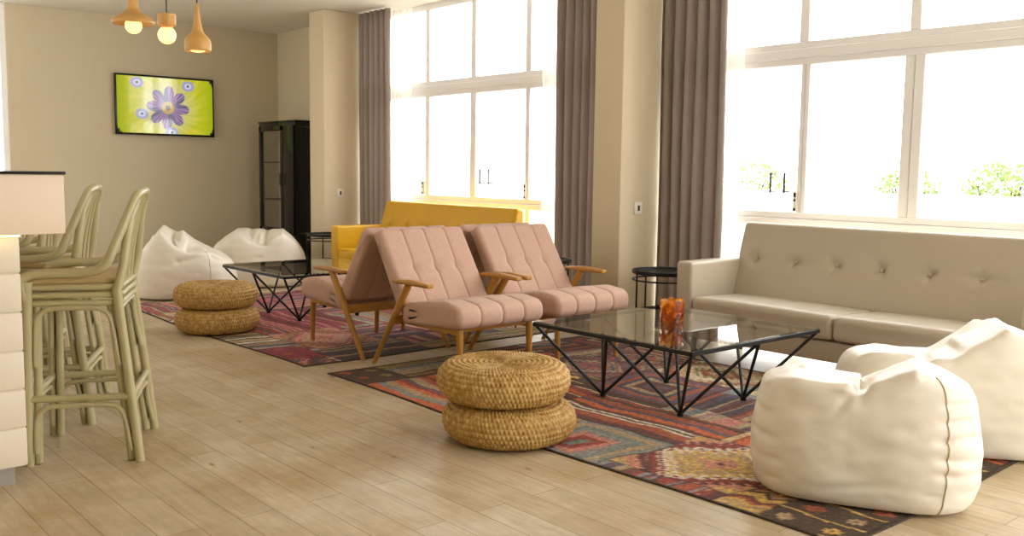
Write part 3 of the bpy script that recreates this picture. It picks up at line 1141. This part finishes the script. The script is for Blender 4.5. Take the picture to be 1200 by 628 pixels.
def top3(x, y):
    z = ridge(x, -1, -.42, .50, 1.06) if x < -.42 else ridge(x, -.42, .95, 1.06, .55)
    z -= .20 * g2(x, y, .0, -.65, .30, .5)
    z -= .10 * g2(x, y, -.20, -.1, .10, .6)
    z += .10 * g2(x, y, -.02, .1, .12, .7)
    return z
make_beanbag('white bean bag with a pointed top behind the rear straw poufs', (-8.58, 3.42, .008), math.radians(66), .46, .42, .60, top3,
             [((-.20, -.05, .58), (-.04, -.40, .34), .022, .055), ((-.08, -.05, .52), (.0, -.38, .36), .020, -.035), ((-.04, -.40, .35), (.36, -.30, .40), .028, .045), ((.05, -.1, .5), (.02, -.36, .38), .02, .03), ((-.28, -.15, .58), (-.08, -.40, .36), .016, -.02), ((.22, -.3, .44), (.20, .1, .48), .02, .03), ((-.40, -.25, .2), (-.1, -.42, .22), .03, .012)],
             (300,), 3, nexp=2.6)
def top4(x, y):
    z = ridge(x, -1, -.5, .72, 1.0) if x < 0 else ridge(x, .5, 1.0, 1.0, .62)
    z -= .24 * g2(x, y, .05, -.75, .30, .5)
    z -= .07 * g2(x, y, -.18, 0, .07, .8) + .07 * g2(x, y, .16, 0, .07, .8)
    return z
make_beanbag('white bean bag in front of the black cabinet, behind the rear glass table', (-9.0, 4.38, .008), math.radians(62), .47, .40, .555, top4,
             [((-.14, .0, .52), (-.02, -.38, .30), .022, .05), ((.22, .0, .52), (.02, -.38, .30), .022, .05), ((.02, .0, .52), (.0, -.34, .40), .022, -.03), ((.12, -.36, .22), (.42, -.2, .2), .025, .03), ((.1, -.36, .14), (.42, -.22, .12), .02, .025), ((-.3, -.1, .5), (-.1, -.37, .33), .018, -.02)],
             (330,), 4, nexp=2.6)

# ------------------------------------------------------------------ bar stools
def make_stool(label, loc, rz):
    t = thing('bar_stool', label, 'bar stool', loc, rz, 'sage rattan bar stools along the bar')
    m = M['sage']
    r = .0185
    fx, bx = .228, .252
    def mirror(fn):
        for s in (-1, 1):
            fn(s)
    # legs: doubled canes
    def legs(s):
        b = MB()
        b.tube([(s * bx, .21, 0), (s * .222, .135, .70), (s * .212, .16, .80), (s * .17, .185, 1.0), (s * .13, .205, 1.06)], r, 10)
        b.build('rear_leg', m, t)
        b = MB()
        b.tube([(s * (bx - .022), .176, .004), (s * .200, .104, .66)], r * .85, 10)
        b.build('rear_leg_lining', m, t)
        b = MB()
        b.tube([(s * fx, -.21, 0), (s * .215, -.195, .74)], r, 10)
        b.build('front_leg', m, t)
        b = MB()
        b.tube([(s * (fx - .020), -.178, .004), (s * .196, -.163, .66)], r * .85, 10)
        b.build('front_leg_lining', m, t)
    mirror(legs)
    # arm loop from the front of the seat, along the side, sweeping up to the back rail
    half = catmull([(.218, -.20, .665), (.222, -.215, .74), (.226, -.16, .772), (.238, .0, .775), (.245, .09, .80), (.228, .130, .88), (.188, .172, .99), (.152, .200, 1.066), (.125, .210, 1.086), (.06, .219, 1.095), (0, .221, 1.096)], 8)
    loop = half + [Vector((-p.x, p.y, p.z)) for p in half[-2::-1]]
    MB().tube(loop, .0185, 12).build('arm_rail', m, t)
    # three stacked seat rails
    for z, k in ((.652, 0), (.684, 1), (.716, 2)):
        b = MB()
        c = [(.205, -.19), (.212, .11), (.19, .145), (-.19, .145), (-.212, .11), (-.205, -.19), (-.19, -.205), (.19, -.205)]
        b.tube([(x, y, z) for x, y in c], .0135, 10, closed=True)
        b.build('seat_rail', m, t)
    sec = fillet([(-.20, .725), (-.20, .752), (.14, .752), (.14, .725)], .012, 3)
    l = upholstery(sec, -.205, .205, lambda u, p, q: Vector((u, p, q)), rend=.012, step=.03)
    MB().sections(l).build('seat', M['seatpad'], t)
    # back spindles
    for i in range(4):
        q = (i - 1.5) / 1.5
        MB().tube(catmull([(q * .14, .14, .72), (q * .135, .155, .85), (q * .105, .19, 1.01), (q * .085, .216, 1.085)], 5), .0075, 8).build('spindle', m, t)
    # foot rails and arches
    zf = .27
    def pt(sx, sy, z):
        k = z / .70
        if sy > 0:
            return Vector((sx * (bx + (.222 - bx) * k), .21 + (.135 - .21) * k, z))
        return Vector((sx * (fx + (.215 - fx) * k), -.21 + (.015) * k, z))
    cs = [(1, 1), (1, -1), (-1, -1), (-1, 1)]
    for i in range(4):
        A, B = cs[i], cs[(i + 1) % 4]
        MB().tube([pt(*A, zf), pt(*B, zf)], .0145, 10).build('foot_rail', m, t)
        for (ztop, zlow) in ((zf - .032, .05), (.632, .40)):
            a0, a1 = pt(*A, zlow), pt(*A, ztop)
            b0, b1 = pt(*B, zlow), pt(*B, ztop)
            d = (b1 - a1).normalized()
            ins = .028
            P = [a0 + d * ins, a1 + d * ins - Vector((0, 0, .07)), a1 + d * (ins + .02) - Vector((0, 0, .02)), a1 + d * (ins + .07), b1 - d * (ins + .07), b1 - d * (ins + .02) - Vector((0, 0, .02)), b1 - d * ins - Vector((0, 0, .07)), b0 - d * ins]
            MB().tube(catmull(P, 4), .0105, 8).build('arch', m, t)
    return t
ST = (-4.129, 1.242)
rzs = -math.radians(26.5)
st = make_stool('sage rattan bar stool nearest the camera, at the end of the bar', (*ST, 0), rzs)
for i, (dz, lb) in enumerate(((0, 'sage rattan bar stool second from the near end of the bar'), (.03, 'sage rattan bar stool third from the near end, behind the bar overhang'), (-.04, 'sage rattan bar stool farthest along the bar, only its back spindles showing'))):
    dup(st, (ST[0] - .692 * (i + 1), ST[1] + .022 * (i + 1), 0), rzs + dz, lb)

# ------------------------------------------------------------------ bar counter
t = thing('bar_counter', 'pale panelled bar counter with a dark glass top at the left', 'bar counter', (0, 0, 0))
MB().box(-8.2, -3.745, .1, 1.044, .945, 1.165, .004).build('top_fascia', M['bartop'], t)
MB().box(-8.21, -3.74, .09, 1.05, 1.165, 1.176, .002, 1).build('glass_slab', M['darkglass'], t)
b = MB()
for k in range(6):
    z0 = .07 + k * .146
    b.box(-8.15, -3.80, .25, .897, z0 + .003, z0 + .144, .004, 2)
b.box(-8.14, -3.805, .255, .892, .07, .945)
b.build('board_cladding', M['boards'], t)
MB().box(-8.1, -3.82, .3, .855, 0, .072).build('plinth', M['kick'], t)
MB().box(-3.775, -3.760, .3, .89, .938, .945).build('light_strip', M['led'], t)

# ------------------------------------------------------------------ television
t = thing('television', 'wall-mounted flat television showing a purple flower on yellow green', 'television', (X0, 4.187, 1.895))
MB().box(.03, .062, -.575, .575, -.34, .34, .006).build('casing', M['blackgloss'], t)
MB().box(0, .03, -.15, .15, -.12, .12).build('bracket', M['dark'], t)
W, H = 1.11, .635
nx, ny = 200, 116
u = np.linspace(-.5, .5, nx + 1)[None, :].repeat(ny + 1, 0) * W
v = np.linspace(-.5, .5, ny + 1)[:, None].repeat(nx + 1, 1) * H
cu, cv = u - .02, v + .02
r = np.hypot(cu, cv)
th = np.arctan2(cv, cu)
def L3(c): return np.array(lin(c))
streak = .5 + .5 * np.sin(th * 23 + 3 * np.sin(r * 9)) * np.sin(th * 9 + 1)
col = L3((198, 204, 16))[None, None] * (1 - streak[..., None]) + L3((228, 214, 70))[None, None] * streak[..., None]
far = np.clip((np.abs(u) - .34) / .2, 0, 1)[..., None]
col = col * (1 - far) + L3((176, 190, 10)) * far
pale = np.clip(1.25 - r / .30, 0, 1)[..., None]
col = col * (1 - pale * .75) + L3((226, 214, 190)) * pale * .75
pet = .25 * (.55 + .45 * np.abs(np.cos(th * 4 + .3)) ** .7)
mk = r < pet
shade = (.5 + .5 * np.cos(th * 32))[..., None]
pc = L3((122, 84, 140)) * shade + L3((176, 150, 186)) * (1 - shade)
pc = np.where((np.sin(th * 4 + .3) > .2)[..., None], L3((136, 132, 156)) * shade + L3((90, 70, 120)) * (1 - shade), pc)
col = np.where(mk[..., None], pc, col)
col = np.where((r < .072)[..., None], L3((206, 170, 90)), col)
col = np.where((r < .03)[..., None], L3((110, 80, 50)), col)
for (ax, ay) in ((-.33, .25), (.26, .24), (-.28, -.10), (.06, -.30)):
    rr = np.hypot((u - ax) / .075, (v - ay) / .06)
    col = np.where((rr < 1)[..., None], L3((170, 170, 206)), col)
    col = np.where((rr < .55)[..., None], L3((216, 220, 236)), col)
    col = np.where((rr < .22)[..., None], L3((120, 80, 110)), col)
for sx in (-1, 1):
    for sy in (-1, 1):
        m2 = (np.abs(u - sx * W / 2) / .05 + np.abs(v - sy * H / 2) / .07 + .25 * np.sin(u * 260)) < .9
        if (sx, sy) != (-1, 1):
            col = np.where(m2[..., None], L3((12, 14, 12)), col)
co = np.stack([np.full(u.size, .0635), u.ravel(), v.ravel()], -1)
idx = np.arange(u.size).reshape(u.shape)
q = np.stack([idx[:-1, :-1], idx[:-1, 1:], idx[1:, 1:], idx[1:, :-1]], -1).reshape(-1, 4)
me = bpy.data.meshes.new('screen')
me.from_pydata(co.tolist(), [], q.tolist())
ca = me.color_attributes.new('Col', 'FLOAT_COLOR', 'POINT')
ca.data.foreach_set('color', np.concatenate([col.reshape(-1, 3), np.ones((u.size, 1))], 1).ravel())
me.materials.append(M['screen'])
o = bpy.data.objects.new('screen', me)
COL.objects.link(o)
o.parent = t
o['label'] = 'lit screen with a purple flower'

# ------------------------------------------------------------------ black glass cabinet
CX0, CX1, CY0, CY1, CZ = -10.66, -9.76, 5.20, 5.60, 1.73
t = thing('display_cabinet', 'tall black display cabinet with glass door in the far corner', 'cabinet', ((CX0 + CX1) / 2, CY0, 0))
hw, dp = (CX1 - CX0) / 2, CY1 - CY0
f = MB()
f.box(-hw, hw, 0, dp, 0, .44, .004)
f.box(-hw, hw, 0, dp, CZ - .05, CZ, .004)
f.box(-hw - .01, hw + .01, -.012, dp, CZ, CZ + .018, .004)
for sx in (-1, 1):
    for y in (.0, dp - .04):
        f.box(sx * hw - (.04 if sx > 0 else 0), sx * hw + (0 if sx > 0 else .04), y, y + .04, .44, CZ - .05)
f.build('carcass', M['blackgloss'], t)
MB().box(-hw + .02, hw - .02, dp - .02, dp, .44, CZ - .05).build('back_panel', mat('cabinet_back', (150, 138, 112), .6), t)
for z in (.82, 1.26):
    MB().box(-hw + .02, hw - .02, .03, dp - .03, z, z + .014).build('shelf', M['black'], t)
d = MB()
xa, xb, za, zb = -hw + .03, .18, .43, CZ - .04
d.box(xa, xa + .06, -.02, .0, za, zb, .003)
d.box(xb - .06, xb, -.02, .0, za, zb, .003)
d.box(xa, xb, -.02, .0, za, za + .07, .003)
d.box(xa, xb, -.02, .0, zb - .06, zb, .003)
door = d.build('door', M['blackgloss'], t)
MB().box(xa + .05, xb - .05, -.012, -.006, za + .06, zb - .05).build('door_glass', M['cabglass'], door, smooth=False)
MB().tube([(xb - .03, -.04, 1.0), (xb - .03, -.04, 1.14)], .007, 8).build('handle', M['black'], door)
MB().box(.19, hw - .02, -.018, .0, za, zb, .003).build('side_panel', M['blackgloss'], t)
MB().box(hw - .012, hw + .002, .03, dp - .03, .46, CZ - .06).build('side_glass', mat('dark_side_glass', (24, 26, 34), .12), t)

# ------------------------------------------------------------------ pendant lamps
def pend(label, x, y):
    t = thing('pendant_lamp', label, 'pendant lamp', (x, y, 0), 0, 'wooden pendant lamps')
    MB().lathe([(0, CEIL), (.045, CEIL), (.045, CEIL - .02), (.012, CEIL - .03), (0, CEIL - .03)], 24).build('ceiling_rose', M['woodlamp'], t)
    return t
t = pend('wooden pendant lamp with a flared disc shade and round bulb, leftmost of the three', -5.70, 2.0)
z = 2.03
MB().tube([(0, 0, CEIL - .02), (0, 0, z + .20)], .004, 8).build('cord', M['wire'], t)
pr = catmull([(0, 0, .24), (.018, 0, .235), (.024, 0, .20), (.028, 0, .12), (.038, 0, .075), (.085, 0, .045), (.118, 0, .018), (.120, 0, .004), (.112, 0, -.004), (.08, 0, .012), (.04, 0, .02), (0, 0, .022)], 5)
MB().lathe([(max(0, p.x), p.z + z) for p in pr], 48).build('lamp_shade', M['woodlamp'], t)
MB().lathe([(.0475 * math.sin(PI * k / 16), z - .012 + .0475 * math.cos(PI * k / 16)) for k in range(17)], 28).build('bulb', M['bulb'], t)
t = pend('wooden pendant lamp with a small block holder and bare globe bulb, middle of the three', -5.19, 2.0)
z = 1.955
MB().tube([(0, 0, CEIL - .02), (0, 0, z + .06)], .004, 8).build('cord', M['wire'], t)
pr = [(0, .072), (.044, .072), (.049, .068), (.049, .012), (.046, .008), (.03, .008), (.03, -.004), (0, -.004)]
MB().lathe([(r_, z_ + z) for r_, z_ in pr], 40).build('lamp_holder', M['woodlamp'], t)
MB().lathe([(.048 * math.sin(PI * k / 16), z - .042 + .048 * math.cos(PI * k / 16)) for k in range(17)], 28).build('bulb', M['bulb'], t)
t = pend('wooden pendant lamp shaped like a long-necked bottle, rightmost of the three', -4.78, 2.0)
z = 1.79
MB().tube([(0, 0, CEIL - .02), (0, 0, z + .23)], .004, 8).build('cord', M['wire'], t)
pr = catmull([(0, 0, .245), (.008, 0, .24), (.012, 0, .20), (.022, 0, .13), (.032, 0, .095), (.058, 0, .068), (.066, 0, .045), (.066, 0, .01), (.060, 0, 0), (.056, 0, .006), (.05, 0, .03), (0, 0, .035)], 5)
MB().lathe([(max(0, p.x), p.z + z) for p in pr], 40).build('lamp_shade', M['woodlamp'], t)
MB().lathe([(.042 * math.sin(PI * k / 12), z + .012 + .016 * math.cos(PI * k / 12)) for k in range(13)], 24).build('bulb', M['bulb'], t)

# ------------------------------------------------------------------ world light
wd = bpy.data.worlds.new('sky')
C.world = wd
wd.use_nodes = True
nt = wd.node_tree
bg = nt.nodes['Background']
tc = nt.nodes.new('ShaderNodeTexCoord')
sx = nt.nodes.new('ShaderNodeSeparateXYZ')
nt.links.new(tc.outputs['Generated'], sx.inputs[0])
mr = nt.nodes.new('ShaderNodeMapRange')
mr.interpolation_type = 'SMOOTHSTEP'
mr.inputs['From Min'].default_value = -.25
mr.inputs['From Max'].default_value = .35
nt.links.new(sx.outputs['Y'], mr.inputs['Value'])
mx = nt.nodes.new('ShaderNodeMix')
mx.data_type = 'RGBA'
mx.inputs['A'].default_value = (2.15, 2.1, 2.02, 1)
mx.inputs['B'].default_value = (7.5, 7.5, 7.6, 1)
nt.links.new(mr.outputs[0], mx.inputs['Factor'])
nt.links.new(mx.outputs['Result'], bg.inputs[0])
bg.inputs[1].default_value = 1.0

sl = bpy.data.lights.new('sun', 'SUN')
sl.energy = 2
sl.angle = .01
sl.color = (1, .98, .95)
so = bpy.data.objects.new('sun', sl)
COL.objects.link(so)
so.rotation_euler = (math.radians(28), 0, math.radians(20))

# ------------------------------------------------------------------ camera
cam = bpy.data.cameras.new('camera')
co = bpy.data.objects.new('camera', cam)
COL.objects.link(co)
cam.sensor_width = 36
cam.lens = 36 * 1100.546 / 1200
cam.clip_end = 200
yaw, pit, roll = -.854266, .102678, -.013581
fw = Vector((math.sin(yaw) * math.cos(pit), math.cos(yaw) * math.cos(pit), -math.sin(pit)))
rt = Vector((math.cos(yaw), -math.sin(yaw), 0))
dn = fw.cross(rt)
r2 = rt * math.cos(roll) + dn * math.sin(roll)
d2 = -rt * math.sin(roll) + dn * math.cos(roll)
co.matrix_world = Matrix(((r2.x, -d2.x, -fw.x, 0), (r2.y, -d2.y, -fw.y, 0), (r2.z, -d2.z, -fw.z, 1.2), (0, 0, 0, 1)))
C.camera = co

vs = C.view_settings
vs.view_transform = 'Standard'
vs.look = 'None'
vs.exposure = .05
vs.gamma = 1
vs.use_curve_mapping = False
C.cycles.max_bounces = 10
C.cycles.transparent_max_bounces = 24
